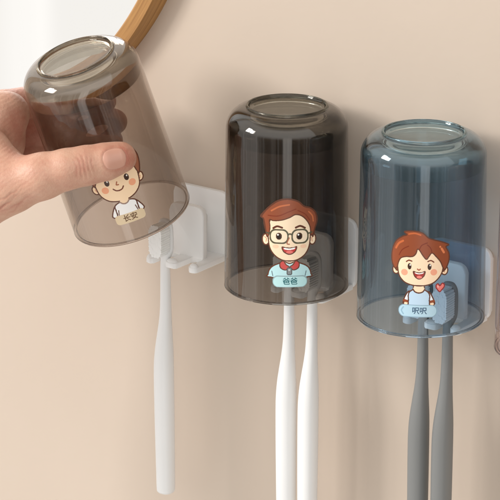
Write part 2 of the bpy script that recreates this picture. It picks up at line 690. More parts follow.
def draw_boy():
    c = Canvas(417, 500, 1.0)
    SK = (253, 224, 190)
    for ex, s in ((107, -1), (311, 1)):
        c.ell(ex, 213, 14, 18, SK, LINE)
        c.stroke([(ex + 4 * s, 206), (ex - 3 * s, 211), (ex, 220)], (214, 150, 112), 1.8)
    HAIR = [(100, 206), (88, 176), (90, 134), (106, 96), (134, 74), (152, 66), (142, 54), (176, 49), (214, 55), (240, 76), (262, 84), (296, 94),
            (326, 108), (314, 116), (328, 144), (328, 176), (314, 208)]
    c.poly(HAIR + [(290, 220), (205, 230), (125, 220)], (134, 68, 40), LINE, 3)
    c.poly([(188, 258), (222, 258), (226, 296), (205, 308), (184, 296)], SK, LINE)
    c.poly([(166, 298), (150, 318), (141, 350), (164, 354), (172, 330)], (236, 242, 246), LINE)
    c.poly([(244, 298), (260, 318), (271, 350), (248, 354), (240, 330)], (236, 242, 246), LINE)
    c.ell(153, 350, 10, 9, SK, LINE, 2)
    c.ell(260, 350, 10, 9, SK, LINE, 2)
    c.poly([(141, 342), (164, 346), (165, 338), (144, 333)], (150, 74, 40))
    c.poly([(271, 342), (248, 346), (247, 338), (268, 333)], (150, 74, 40))
    c.poly([(168, 300), (188, 289), (205, 300), (222, 289), (242, 300), (250, 315), (249, 335), (250, 352), (250, 368), (162, 368), (162, 352), (163, 335), (162, 315)], (194, 220, 240), LINE, sub=4)
    c.poly([(184, 290), (192, 299), (205, 302), (218, 299), (226, 290), (224, 282), (186, 282)], SK)
    c.stroke([(181, 289), (190, 300), (205, 304), (220, 300), (229, 289)], LINE, 2.8)
    c.poly([(116, 180), (116, 212), (124, 240), (146, 262), (176, 272), (205, 274), (234, 272), (264, 262), (288, 240), (302, 212), (302, 170), (280, 120),
            (205, 100), (136, 120)], SK, LINE)
    c.poly(HAIR + [(304, 202), (292, 176), (272, 152), (256, 138), (244, 152), (234, 164), (220, 150), (204, 126), (196, 124), (190, 142), (176, 154),
                   (150, 156), (128, 164), (118, 182), (112, 204)], (146, 74, 42), LINE, 2.4)
    c.stroke([(204, 124), (214, 106), (236, 96)], (122, 46, 22), 2.2)
    c.stroke([(256, 138), (250, 118), (236, 104)], (122, 46, 22), 2.0)
    c.stroke([(120, 152), (134, 128), (160, 112)], (122, 46, 22), 2.0)
    c.stroke([(106, 124), (118, 104), (136, 92)], (198, 104, 58), 4.0)
    c.stroke([(160, 62), (185, 58), (208, 64)], (198, 104, 58), 3.0)
    c.stroke([(296, 122), (306, 138)], (222, 130, 84), 4.5)
    c.ell(290, 114, 4, 4, (222, 130, 84))
    for ex in (165, 247):
        c.ell(ex, 195, 8, 13, (62, 36, 24))
        c.ell(ex + 2.5, 189, 3, 3.6, (250, 248, 240))
    c.stroke([(152, 176), (162, 170), (174, 173)], (122, 58, 32), 2.6)
    c.stroke([(240, 173), (252, 169), (264, 176)], (122, 58, 32), 2.6)
    c.ell(144, 221, 14, 13, (244, 170, 138))
    c.ell(265, 218, 14, 13, (244, 170, 138))
    c.stroke([(198, 205), (204, 209), (209, 205)], (170, 92, 60), 2.6)
    c.poly([(181, 216), (193, 219), (205, 220), (217, 219), (229, 215), (224, 234), (206, 246), (188, 236)], (168, 46, 40), LINE, 2.4)
    c.poly([(188, 219), (205, 222), (223, 218), (220, 223), (205, 226), (191, 224)], (255, 252, 246))
    c.ell(206, 238, 11, 6, (240, 130, 118))
    c.rrect(121, 354, 282, 406, 25, (140, 172, 190))
    c.rrect(124, 357, 279, 403, 22, (184, 216, 232))
    c.stroke([(142, 366), (134, 380), (142, 394)], (150, 186, 206), 3)
    # heart beside the shoulder
    c.poly([(291, 300), (277, 284), (276, 272), (284, 267), (292, 275), (301, 266), (310, 270), (310, 282), (300, 293)], (240, 132, 124), (150, 50, 50), 2.4)
    c.stroke([(283, 276), (285, 281)], (252, 200, 194), 2)
    return c, (205, 220), (209, 380), (52, 86, 116)


def draw_child():
    c = Canvas(417, 500, 1.0)
    ox, oy = 200, 220                       # eye line
    O = lambda pts: [(x + ox, y + oy) for x, y in pts]
    SK = (253, 222, 184)
    for s in (-1, 1):
        c.ell(ox + 94 * s, oy + 20, 17, 19, SK, LINE)
        c.stroke(O([(88 * s, 12), (97 * s, 18), (94 * s, 28)]), (214, 150, 112), 1.8)
    HAIR = [(-98, 4), (-108, -40), (-104, -84), (-80, -120), (-40, -142), (0, -150), (44, -142), (84, -120), (112, -84), (116, -44), (100, 4)]
    c.poly(O(HAIR + [(70, 10), (-70, 10)]), (150, 92, 66), LINE, 3)
    c.poly(O([(-14, 70), (18, 70), (18, 104), (2, 116), (-14, 104)]), SK, LINE)
    c.poly(O([(-90, -20), (-92, 14), (-84, 48), (-60, 74), (-28, 85), (2, 88), (32, 85), (62, 72), (84, 48), (92, 12), (90, -24), (60, -70), (-60, -70)]),
           SK, LINE)
    c.poly(O(HAIR + [(92, -6), (84, -34), (66, -50), (40, -44), (18, -34), (-6, -44), (-26, -36), (-52, -34), (-72, -28), (-86, -8)]),
           (156, 96, 68), LINE, 2.4)
    c.stroke(O([(-80, -70), (-58, -100), (-20, -118)]), (194, 134, 100), 4)
    for s in (-1, 1):
        c.ell(ox + 42 * s, oy, 10.5, 14, (66, 40, 26))
        c.ell(ox + 42 * s + 3, oy - 5, 3.2, 3.8, (250, 248, 240))
        c.stroke(O([(32 * s, -26), (42 * s, -31), (52 * s, -27)]), (130, 70, 44), 2.4)
        c.ell(ox + 58 * s, oy + 29, 15, 14, (245, 172, 132))
    c.stroke(O([(-2, 6), (-7, 17), (1, 19)]), (176, 104, 70), 2.6)
    c.stroke(O([(-25, 31), (-16, 40), (-3, 43), (10, 40), (18, 31)]), (120, 62, 40), 2.8)
    TEE = (248, 246, 244)
    c.poly(O([(-38, 100), (-54, 118), (-66, 146), (-46, 152), (-36, 128)]), TEE, LINE)
    c.poly(O([(42, 100), (58, 118), (70, 146), (50, 152), (40, 128)]), TEE, LINE)
    c.poly(O([(-42, 102), (-20, 92), (2, 95), (24, 92), (46, 102), (48, 120), (48, 140), (48, 164), (-44, 164), (-44, 140), (-44, 120)]), TEE, LINE, sub=4)
    c.poly(O([(-16, 90), (-8, 98), (2, 100), (12, 98), (20, 90), (16, 84), (-12, 84)]), SK)
    c.stroke(O([(-18, 91), (-9, 100), (2, 103), (13, 100), (22, 91)]), (160, 132, 118), 2.8)
    c.stroke(O([(-34, 124), (-40, 152)]), (120, 84, 66), 2.2)
    c.stroke(O([(38, 124), (44, 152)]), (120, 84, 66), 2.2)
    c.rrect(ox - 60, oy + 145, ox + 66, oy + 186, 14, (226, 203, 168))
    return c, (200, 220), (ox + 3, oy + 165.5), (108, 74, 46)


UNIT = 1 / (4.17 * 17.25)                   # centimetres of cup per canvas unit


def wrap(ang0, z0, u, v, lift):
    """canvas centimetres (u right, v down, from the print's middle) onto the cup's outer surface"""
    z = z0 - v
    r = R0 + (R1 - R0) * np.clip(z, 0, 9.5) / 9.5 + lift
    a = ang0 + u / r
    return r * np.cos(a), r * np.sin(a), z


def glyph_mesh(text, size):
    cu = bpy.data.curves.new('glyphs', 'FONT')
    cu.body = text
    cu.size = size
    cu.align_x = 'CENTER'
    cu.align_y = 'CENTER'
    cu.resolution_u = 4
    cu.offset = size * 0.014
    o = bpy.data.objects.new('glyphs', cu)
    col.objects.link(o)
    dg = bpy.context.evaluated_depsgraph_get()
    dg.update()
    me = bpy.data.meshes.new_from_object(o.evaluated_get(dg))
    vs = np.array([v.co[:] for v in me.vertices])
    fs = [tuple(p.vertices) for p in me.polygons]
    bpy.data.objects.remove(o)
    bpy.data.curves.remove(cu)
    bpy.data.meshes.remove(me)
    return vs, fs


def flat_material(name, c):
    return plastic(name, c, 0.4, 0.01, 0.0)


def print_on(cup, drawing, ang0, z0, text, vscale=1.05, tsize=30, uscale=1.0):
    """z0: height on the cup of the drawing's own middle"""
    c, mid, tpos, tcol = drawing
    s = UNIT
    ny, nx = c.a.shape
    st = c.w / nx
    gx, gy = np.meshgrid(np.arange(nx + 1) * st, np.arange(ny + 1) * st)
    X, Y, Z = wrap(ang0, z0, (gx - mid[0]) * s * uscale, (gy - mid[1]) * s * vscale, 0.006)
    used = np.zeros((ny + 1, nx + 1), bool)
    for dj in (0, 1):
        for di in (0, 1):
            used[dj:ny + dj, di:nx + di] |= c.a
    idx = -np.ones(used.shape, int)
    idx[used] = np.arange(used.sum())
    verts = np.c_[X[used], Y[used], Z[used]] * CM
    jj, ii = np.nonzero(c.a)
    quads = np.c_[idx[jj, ii], idx[jj + 1, ii], idx[jj + 1, ii + 1], idx[jj, ii + 1]]
    me = bpy.data.meshes.new('cartoon_print')
    me.vertices.add(len(verts))
    me.vertices.foreach_set('co', verts.ravel())
    me.loops.add(quads.size)
    me.loops.foreach_set('vertex_index', quads.ravel())
    me.polygons.add(len(quads))
    me.polygons.foreach_set('loop_start', np.arange(len(quads)) * 4)
    me.polygons.foreach_set('loop_total', np.full(len(quads), 4))
    me.polygons.foreach_set('use_smooth', np.ones(len(quads), bool))
    me.update(calc_edges=True)
    at_ = me.attributes.new('ink', 'FLOAT_COLOR', 'FACE')
    at_.data.foreach_set('color', np.c_[c.c[jj, ii], np.ones(len(jj))].ravel())
    me.materials.append(M_INK)
    o = bpy.data.objects.new('cartoon_print', me)
    col.objects.link(o)
    o.parent = cup
    vs, fs = glyph_mesh(text, tsize)
    u = (tpos[0] - mid[0] + vs[:, 0]) * s * uscale
    v = (tpos[1] - mid[1] - vs[:, 1]) * s * vscale
    X, Y, Z = wrap(ang0, z0, u, v, 0.012)
    obj('lettering', np.c_[X, Y, Z], fs, flat_material('ink_lettering', lin(*tcol)), o)
    return o


def on_cup(px, py, rot, origin):
    """where the view through a photo pixel meets a cup's outer wall: angle and height in the cup's own frame"""
    a, b = at(px, py, 40), at(px, py, -40)
    R = rot.transposed()
    p, q = R @ (a - origin), R @ (b - origin)
    d = q - p
    A = d.x ** 2 + d.y ** 2
    r = R0 - 0.05
    B = 2 * (p.x * d.x + p.y * d.y)
    Cc = p.x ** 2 + p.y ** 2 - r * r
    k = (-B - math.sqrt(max(B * B - 4 * A * Cc, 0))) / (2 * A)
    h = p + d * k
    k2 = (-B + math.sqrt(max(B * B - 4 * A * Cc, 0))) / (2 * A)
    h2 = p + d * k2
    return math.atan2(h.y, h.x), h.z, (a + (b - a) * k), (a + (b - a) * k2)


ID = Matrix.Identity(3)
a_, z_, *_ = on_cup(240 + 207 / 4.17, 190 + 220 / 4.17, ID, Vector((0, 0, 0)))
print_on(cup_b, draw_man(), a_, z_, '爸爸', tsize=31)
a_, z_, *_ = on_cup(370 + 205 / 4.17, 220 + 220 / 4.17, ID, Vector((SP, 0, 0)))
print_on(cup_c, draw_boy(), a_, z_, '呎呎', vscale=1.0, tsize=31, uscale=0.965)
a_, z_, *_ = on_cup(116.6, 180.4, ROT1, C1)
print_on(cup_a, draw_child(), a_, z_, '长安', vscale=1.10, tsize=31, uscale=1.03)

# ------------------------------------------------------------------ wall holders
ZB, ZT = -1.05, 3.25


def make_holder():
    t = thing('cup_holder', '', 'holder', (0, WY, 0), 'white plastic holders stuck to the wall')
    bm = bmesh.new()
    rbox(bm, -2.05, 2.05, -0.32, 0.0, ZB, ZT, 0.55, 0.09, 8)
    obj_bm('back_plate', bm, M_WHITE, t, sharp=50)
    bm = bmesh.new()
    rbox(bm, -1.28, 1.28, -1.78, -1.36, ZB + 0.30, ZT - 0.72, 0.5, 0.10, 8, (0, 0, 1, 1))
    obj_bm('magnet_block', bm, M_WHITE, t, sharp=50)
    # tray: a slab with three prongs, two slots between them
    bm = bmesh.new()
    x_out, gap = 1.92, 0.44
    xs = [-x_out, -0.87 - gap, -0.87 + gap, 0.87 - gap, 0.87 + gap, x_out]
    y_back, y_mid, y_tip = -0.30, -1.9, -3.45
    pts = [(xs[0], y_back), (xs[0], y_tip + .25)]
    pts += [(xs[0] + .08, y_tip + .08), (xs[0] + .25, y_tip), (xs[1] - .15, y_tip), (xs[1], y_tip + .15)]

    def slot(x0, x1):
        c = (x0 + x1) / 2
        r = (x1 - x0) / 2
        return [(c - r * math.cos(PI * i / 10), y_mid + r * math.sin(PI * i / 10)) for i in range(11)]
    pts += slot(xs[1], xs[2])
    pts += [(xs[2], y_tip + .15), (xs[2] + .15, y_tip), (xs[3] - .15, y_tip), (xs[3], y_tip + .15)]
    pts += slot(xs[3], xs[4])
    pts += [(xs[4], y_tip + .15), (xs[4] + .15, y_tip), (xs[5] - .25, y_tip), (xs[5] - .08, y_tip + .08), (xs[5], y_tip + .25), (xs[5], y_back)]
    za, zb = ZB - 0.004, ZB + 0.36
    lo = [bm.verts.new((x, y, za)) for x, y in pts]
    hi = [bm.verts.new((x, y, zb)) for x, y in pts]
    f0, f1 = bm.faces.new(lo), bm.faces.new(hi[::-1])
    for i in range(len(pts)):
        j = (i + 1) % len(pts)
        bm.faces.new((lo[i], hi[i], hi[j], lo[j]))
    bmesh.ops.bevel(bm, geom=list(set(f0.edges) | set(f1.edges)), offset=0.06, segments=3, profile=0.5, affect='EDGES')
    # raised lip at the end of each prong keeps the brush from sliding off
    for a, b in ((xs[0], xs[1]), (xs[2], xs[3]), (xs[4], xs[5])):
        s = bmesh.ops.create_uvsphere(bm, u_segments=24, v_segments=14, radius=1.0)
        for v in s['verts']:
            v.co = Vector(((a + b) / 2 + v.co.x * (b - a) * 0.46, y_tip + 0.27 + v.co.y * 0.25, zb - 0.05 + v.co.z * 0.25))
    obj_bm('brush_tray', bm, M_WHITE, t, sharp=50)
    return t


holder0 = make_holder()
HOLD = [(-1, 'white wall holder left uncovered beside the lifted light brown cup'),
        (0, 'white wall holder behind the dark smoke brown cup'),
        (1, 'white wall holder behind the blue cup'),
        (2, 'white wall holder behind the rose cup')]
for i, lab in HOLD:
    h = holder0 if i == -1 else copy_tree(holder0)
    h.location = (i * SP * CM, WY * CM, 0)
    h['label'] = lab

# ------------------------------------------------------------------ toothbrushes
BY = 1.4


def make_brush(mh, mb):
    t = thing('toothbrush', '', 'toothbrush', (0, 0, 0), 'toothbrushes hanging from the wall holders')
    # z, half width (x), half depth (y), centre y
    st = [(-15.87, .0, .0, -.30), (-15.85, .40, .40, -.30), (-15.77, .50, .50, -.30), (-15.6, .545, .555, -.30), (-14.5, .56, .57, -.30), (-11, .585, .60, -.31),
          (-8.2, .59, .61, -.31), (-7.2, .575, .60, -.29), (-6.4, .535, .565, -.24), (-5.6, .46, .50, -.17), (-4.8, .385, .42, -.09), (-4.0, .335, .36, -.03),
          (-3.0, .315, .325, 0), (-2.0, .30, .30, 0), (-1.0, .285, .28, 0), (-.62, .30, .25, .03), (-.42, .40, .22, .05), (-.15, .52, .19, .07), (.15, .57, .18, .08),
          (.7, .585, .175, .08), (1.4, .56, .17, .08), (1.7, .46, .165, .08), (1.88, .28, .15, .08), (1.94, .0, .0, .08)]
    S = Canvas.smooth([p for p in st], False, 4)
    vs, fs, seg = [], [], 40
    for z, a, b, cy in S:
        for k in range(seg):
            q = 2 * PI * k / seg
            cx_, sy_ = math.cos(q), math.sin(q)
            sq = 0.86
            vs.append((max(a, 0) * math.copysign(abs(cx_) ** sq, cx_), cy + max(b, 0) * math.copysign(abs(sy_) ** sq, sy_), z))
    for i in range(len(S) - 1):
        for k in range(seg):
            k2 = (k + 1) % seg
            fs.append((i * seg + k, i * seg + k2, (i + 1) * seg + k2, (i + 1) * seg + k))
    h = obj('handle', vs, fs, mh, t)
    # bristle field: rows of tufts that point away from the wall
    bm = bmesh.new()
    rows = 14
    for j in range(rows):
        z = -0.20 + j * 0.142
        nn = (4, 6, 7)[min(j, rows - 1 - j, 2)]
        for i in range(nn):
            x = (i - (nn - 1) / 2) * 0.130
            L = 0.92 + rng.uniform(-.012, .012)
            s = bmesh.ops.create_cone(bm, cap_ends=True, segments=10, radius1=0.078, radius2=0.096, depth=L)
            dx, dz = rng.uniform(-.012, .012, 2)
            for v in s['verts']:
                x0, y0, z0 = v.co
                k_ = 0.5 + z0 / L
                v.co = Vector((x + x0 + dx * k_, -0.07 - L / 2 - z0, z + y0 + dz * k_))
    obj_bm('bristles', bm, mb, t, sharp=40)
    return t


white0 = make_brush(M_BRUSHW, M_BRISTW)
grey0 = make_brush(M_BRUSHG, M_BRISTG)
BR = [(white0, True, -SP - 0.70, 0.6, 0.0, 'single white toothbrush hanging under the lifted light brown cup'),
      (white0, False, -0.78, 0.3, 0.0, 'left one of two white toothbrushes under the smoke brown cup'),
      (white0, False, 0.88, -0.2, 0.1, 'right one of two white toothbrushes under the smoke brown cup'),
      (grey0, True, SP - 0.70, 0.3, -0.1, 'left one of two grey toothbrushes under the blue cup'),
      (grey0, False, SP + 0.96, 0.1, 0.1, 'right one of two grey toothbrushes under the blue cup')]
for src, first, x, rx, ry, lab in BR:
    b = src if first else copy_tree(src)
    b.location = (x * CM, BY * CM, (-0.08 if x < -SP else -0.05) * CM)
    b.rotation_euler = (math.radians(rx), math.radians(ry), 0)
    b['label'] = lab

# ------------------------------------------------------------------ the hand that lifts the first cup
axo = np.array([RV.dot(C1), UV_.dot(C1), BV.dot(C1)])       # cup 1 in view axes, cm
axd = np.array(ax_cam)


def front(px, py):
    p = on_cup(px, py, ROT1, C1)[2]
    return p.dot(BV) - DT


def back(px, py):
    p = on_cup(px, py, ROT1, C1)[3]
    return p.dot(BV) - DT


caps = {'fin': [], 'thumb': [], 'palm': []}


def chain(grp, pts):
    """pts: (px, py, t, r) -> round cones"""
    Q = [(cam_xyz(p[0], p[1], p[2] + DT), p[3]) for p in pts]
    for a, b in zip(Q[:-1], Q[1:]):
        caps[grp].append((a[0], b[0], a[1], b[1]))


tipT = front(120, 159) + 0.62
ipT = front(82, 164) + 0.92
THUMB = [(-30, 200, 1.2, 1.95), (8, 186, 2.6, 1.62), (42, 176, 3.6, 1.32), (68, 169, ipT + .05, 1.13), (86, 165.5, ipT, 1.10), (106, 161.5, (tipT + ipT) / 2 + .05, 1.03),
         (119, 158, tipT, 0.87), (122, 157.3, tipT - .04, 0.81)]
chain('thumb', THUMB)
chain('fin', [(-40, 118, -1.6, 1.15), (4, 108, -2.0, 1.08), (34, 101, -3.6, .95), (72, 99, back(72, 99) - .80, .86), (100, 101, back(100, 101) - .70, .78), (104, 101.5, back(104, 101) - .66, .74)])
chain('fin', [(-40, 132, -2.4, 1.15), (4, 128, -3.0, 1.05), (34, 121, -4.2, .95), (78, 120, back(78, 120) - .85, .88), (111, 121.5, back(111, 121) - .72, .80), (115, 122, back(115, 122) - .68, .76)])
chain('fin', [(-40, 148, -2.6, 1.05), (2, 146, -3.4, .98), (34, 139, -4.2, .92), (76, 139, back(76, 139) - .80, .84), (107, 140, back(107, 140) - .68, .76), (111, 140, back(111, 140) - .64, .72)])
chain('fin', [(-40, 164, -2.4, .95), (0, 162, -3.0, .86), (34, 157, -3.8, .78), (72, 155, back(72, 155) - .68, .70), (96, 155, back(96, 155) - .6, .62)])
# palm, web and heel of the hand, then the wrist and forearm leaving the frame
chain('palm', [(-46, 128, 0.2, 2.0), (-4, 117, -0.1, 1.32), (10, 113, -0.3, 1.16)])
chain('palm', [(-60, 160, -1.0, 2.5), (-22, 148, -1.2, 2.2), (-6, 142, -1.2, 1.8)])
chain('palm', [(-90, 200, -0.6, 2.7), (-36, 190, 0.4, 2.35), (-6, 182, 1.6, 1.75)])
chain('palm', [(-36, 150, 1.3, 1.6), (-14, 152, 1.9, 1.2), (-2, 164, 2.2, 1.2)])
chain('palm', [(-50, 214, 0.0, 2.5), (-110, 268, -0.6, 2.75), (-190, 352, -0.6, 3.3), (-300, 470, -0.4, 4.1)])

VX = 0.075
allp = np.array([c[0] for g in caps.values() for c in g] + [c[1] for g in caps.values() for c in g])
allr = max(max(c[2], c[3]) for g in caps.values() for c in g)
lo = np.array([cam_xyz(-235, 300, 0)[0], cam_xyz(0, 420, 0)[1], -9.5])
hi = np.array([cam_xyz(142, 0, 0)[0], cam_xyz(0, 66, 0)[1], 6.3])
nx, ny, nz = (np.ceil((hi - lo) / VX)).astype(int)
gx = (lo[0] + VX * np.arange(nx)).astype(np.float32)[:, None, None]
gy = (lo[1] + VX * np.arange(ny)).astype(np.float32)[None, :, None]
gz = (lo[2] + VX * np.arange(nz)).astype(np.float32)[None, None, :]


def capsule(c, X, Y, Z):
    a, b, r0, r1 = c
    d = b - a
    L = float(d @ d)
    t = ((X - a[0]) * d[0] + (Y - a[1]) * d[1] + (Z - a[2]) * d[2]) / L
    t = np.clip(t, 0, 1)
    return np.sqrt((X - a[0] - t * d[0]) ** 2 + (Y - a[1] - t * d[1]) ** 2 + (Z - a[2] - t * d[2]) ** 2) - (r0 + (r1 - r0) * t)


def smin(a, b, k):
    h = np.maximum(k - np.abs(a - b), 0) / k
    return np.minimum(a, b) - h * h * k * 0.25


def hand_sdf(X, Y, Z):
    out = None
    parts = []
    for g, k in (('thumb', 0.35), ('fin', 0.16), ('palm', 0.9)):
        d = None
        for c in caps[g]:
            e = capsule(c, X, Y, Z)
            d = e if d is None else smin(d, e, k)
        parts.append(d)
    d = smin(parts[2], parts[0], 0.9)
    d = smin(d, parts[1], 0.4)
    # fingers flatten where they press on the cup
    rx, ry, rz = X - axo[0], Y - axo[1], Z - axo[2]
    h = rx * axd[0] + ry * axd[1] + rz * axd[2]
    rr = np.sqrt(np.maximum(rx * rx + ry * ry + rz * rz - h * h, 0))
    cup = rr - (R0 + (R1 - R0) * np.clip(h, 0, 9.5) / 9.5 + 0.012)
    cup = np.maximum(cup, h - 10.9)
    return np.maximum(d, -cup)


Fv = np.empty((nx, ny, nz), np.float32)
for i in range(0, nx, 16):
    Fv[i:i + 16] = hand_sdf(gx[i:i + 16], gy, gz)


def surface_nets(Fv):
    S = Fv < 0
    nx, ny, nz = Fv.shape
    cnt = np.zeros((nx - 1, ny - 1, nz - 1), np.int8)
    for dx in (0, 1):
        for dy in (0, 1):
            for dz in (0, 1):
                cnt += S[dx:nx - 1 + dx, dy:ny - 1 + dy, dz:nz - 1 + dz]
    I, J, K = np.nonzero((cnt > 0) & (cnt < 8))
    idx = -np.ones(cnt.shape, np.int32)
    idx[I, J, K] = np.arange(len(I))
    acc = np.zeros((len(I), 3))
    num = np.zeros(len(I))
    for ax in range(3):
        o = [0, 1, 2]
        o.remove(ax)
        for p in (0, 1):
            for q in (0, 1):
                off = [0, 0, 0]
                off[o[0]], off[o[1]] = p, q
                a = Fv[I + off[0], J + off[1], K + off[2]]
                off2 = list(off)
                off2[ax] = 1
                b = Fv[I + off2[0], J + off2[1], K + off2[2]]
                m = (a < 0) != (b < 0)
                t = np.where(m, a / np.where(m, a - b, 1), 0)
                for x in range(3):
                    acc[:, x] += np.where(m, off[x] + (t if x == ax else 0), 0)
                num += m
    V = acc / num[:, None] + np.c_[I, J, K]
    quads = []
    for ax in range(3):
        sl0 = [slice(None)] * 3
        sl1 = [slice(None)] * 3
        sl0[ax], sl1[ax] = slice(0, -1), slice(1, None)
        A, B = S[tuple(sl0)], S[tuple(sl1)]
        e = np.array(np.nonzero(A != B))
        flip = A[tuple(e)]
        o = [(ax + 1) % 3, (ax + 2) % 3]
        ok = (e[o[0]] > 0) & (e[o[1]] > 0) & (e[o[0]] < Fv.shape[o[0]] - 1) & (e[o[1]] < Fv.shape[o[1]] - 1)
        e, flip = e[:, ok], flip[ok]
        c = []
        for p, q in ((1, 1), (0, 1), (0, 0), (1, 0)):
            g = e.copy()
            g[o[0]] -= p
            g[o[1]] -= q
            c.append(idx[tuple(g)])
        Q = np.array(c).T
        Q[~flip] = Q[~flip][:, ::-1]
        quads.append(Q)
    return V, np.concatenate(quads)


Vh, Qh = surface_nets(Fv)
Vh = Vh * VX + lo
del Fv


def hgrad(P):
    e = 0.04
    g = np.empty_like(P)
    for k in range(3):
        d = np.zeros(3)
        d[k] = e
        g[:, k] = hand_sdf(*(P + d).T) - hand_sdf(*(P - d).T)
    return g / np.maximum(np.linalg.norm(g, axis=1, keepdims=True), 1e-9)


# relax, and keep on the surface
for _ in range(2):
    acc = np.zeros_like(Vh)
    cn = np.zeros(len(Vh))
    for a, b in ((0, 1), (1, 2), (2, 3), (3, 0)):
        for s, d in ((a, b), (b, a)):
            np.add.at(acc, Qh[:, s], Vh[Qh[:, d]])
            np.add.at(cn, Qh[:, s], 1)
    Vh = 0.4 * Vh + 0.6 * acc / np.maximum(cn, 1)[:, None]
Nh = hgrad(Vh)


def pix(P):
    z = DIST - P[:, 2]
    return 250 + F * (P[:, 0] + OX) / z, 250 - F * (P[:, 1] + OY) / z


PX, PY = pix(Vh)
facing = np.clip(Nh[:, 2] * 2, 0, 1)
disp = np.zeros(len(Vh))
flush_shade = np.full(len(Vh), 0.40)
# thumb frame: s along the thumb, c across it
tdir = np.array([52, -12.5]) / math.hypot(52, 12.5)
sx = (PX - 84) * tdir[0] + (PY - 166) * tdir[1]
cx = -(PX - 84) * tdir[1] + (PY - 166) * tdir[0]
onth = facing * (PX > 30) * (PY > 136)
for s0, amp, wid, bow, lo_, hi_ in ((-8, .022, 0.9, .012, -7, 9), (-3.6, .040, 0.95, .012, -11, 12), (0.4, .046, 1.0, .008, -12, 13), (4.4, .034, 0.9, .004, -9, 12),
                                    (8.2, .018, 0.8, -.002, -6, 9)):
    wob = 0.55 * np.sin(cx * 0.32 + s0 * 1.7) + 0.2 * np.sin(cx * 0.8 + s0)
    dd = sx - s0 + bow * cx * cx + wob
    m = np.exp(-(dd / wid) ** 2) / (1 + np.exp((lo_ - cx) * 1.2)) / (1 + np.exp((cx - hi_) * 1.2))
    disp -= amp * m * onth
    flush_shade += 0.24 * m * onth
bul = np.exp(-((sx + 1) / 9) ** 2) * np.exp(-(cx / 14) ** 2) * onth
disp += 0.045 * bul
flush_shade += 0.20 * bul
flush_shade += 0.42 * np.exp(-((PX - 124) / 15) ** 2 - ((PY - 157) / 20) ** 2) * onth
# fine folds of the thumb ball and the wrist crook
fold = np.clip((40 - PX) / 20, 0, 1) * np.clip((PY - 176) / 14, 0, 1) * facing
for k, (x0, y0, dx, dy, amp) in enumerate(((8, 196, .86, -.5, .035), (4, 206, .82, -.57, .045), (10, 214, .78, -.62, .03), (-6, 214, .8, -.6, .04), (18, 204, .85, -.52, .025))):
    cr = -(PX - x0) * dy + (PY - y0) * dx
    al = (PX - x0) * dx + (PY - y0) * dy
    m = np.exp(-((cr + 0.012 * al * al * .5 + .5 * np.sin(al * .5 + k)) / 1.0) ** 2) * np.exp(-(al / 22) ** 2) * fold
    disp -= amp * m
    flush_shade += 0.25 * m
# web between thumb and forefinger: one soft fold, red in the crook
web = np.exp(-((PX - 18) / 17) ** 2 - ((PY - 128) / 26) ** 2) * facing
flush_shade += 0.40 * web
flush_shade += 0.30 * np.clip((0.5 + DT - Vh[:, 2]) / 2.5, 0, 1) * (PX < 60)  # deeper flesh painted redder and darker, standing in for the crook's shade
# slow unevenness of flesh, fine diagonal skin lines on the thumb ball
disp += 0.02 * np.sin(Vh[:, 0] * 2.1 + 1.3 * np.sin(Vh[:, 1] * 1.7)) * np.cos(Vh[:, 1] * 2.6 + Vh[:, 2])
lines = np.sin((PX * 0.62 + PY * 0.78) * 1.5 + 2.0 * np.sin((PX * .78 - PY * .62) * .16))
disp += 0.0045 * lines * facing * np.clip((62 - PX) / 30, 0, 1)
# the nail's bed: a shallow step in the flesh round the nail plate
nu = np.array([15.2, -3.2]) / math.hypot(15.2, 3.2)
NC = np.array([114.5, 158.8])
na = (PX - NC[0]) * nu[0] + (PY - NC[1]) * nu[1]
nb = -(PX - NC[0]) * nu[1] + (PY - NC[1]) * nu[0]
rho = (np.abs(na / 11.7) ** 2.6 + np.abs(nb / 10.7) ** 2.6) ** (1 / 2.6)
inn = 1 / (1 + np.exp((rho - 1.0) * 22))
disp -= 0.03 * inn * onth
disp += 0.015 * np.exp(-((rho - 1.14) / 0.11) ** 2) * onth * np.clip((6 - na) / 10, 0, 1)
flush_shade += 0.16 * np.exp(-((rho - 1.1) / 0.16) ** 2) * onth
Vh2 = Vh + Nh * disp[:, None]


def world(P):
    return np.outer(P[:, 0], RV) + np.outer(P[:, 1], UV_) + np.outer(P[:, 2], BV)


Wh = world(Vh2)
org = world(np.array([cam_xyz(20, 160, 0)]))[0]
hand = obj('person_hand', Wh - org, Qh.tolist(), M_SKIN)
fa = hand.data.attributes.new('flush_shade', 'FLOAT', 'POINT')
fa.data.foreach_set('value', np.clip(flush_shade, 0, 1))
hand.location = org * CM
tag(hand, 'bare hand gripping the lifted light brown cup, thumb across its front', 'hand')

# thumb nail: a thin curved plate laid on the nail bed
G = 44
u, v = np.meshgrid(np.linspace(-1, 1, G), np.linspace(-1, 1, G), indexing='ij')
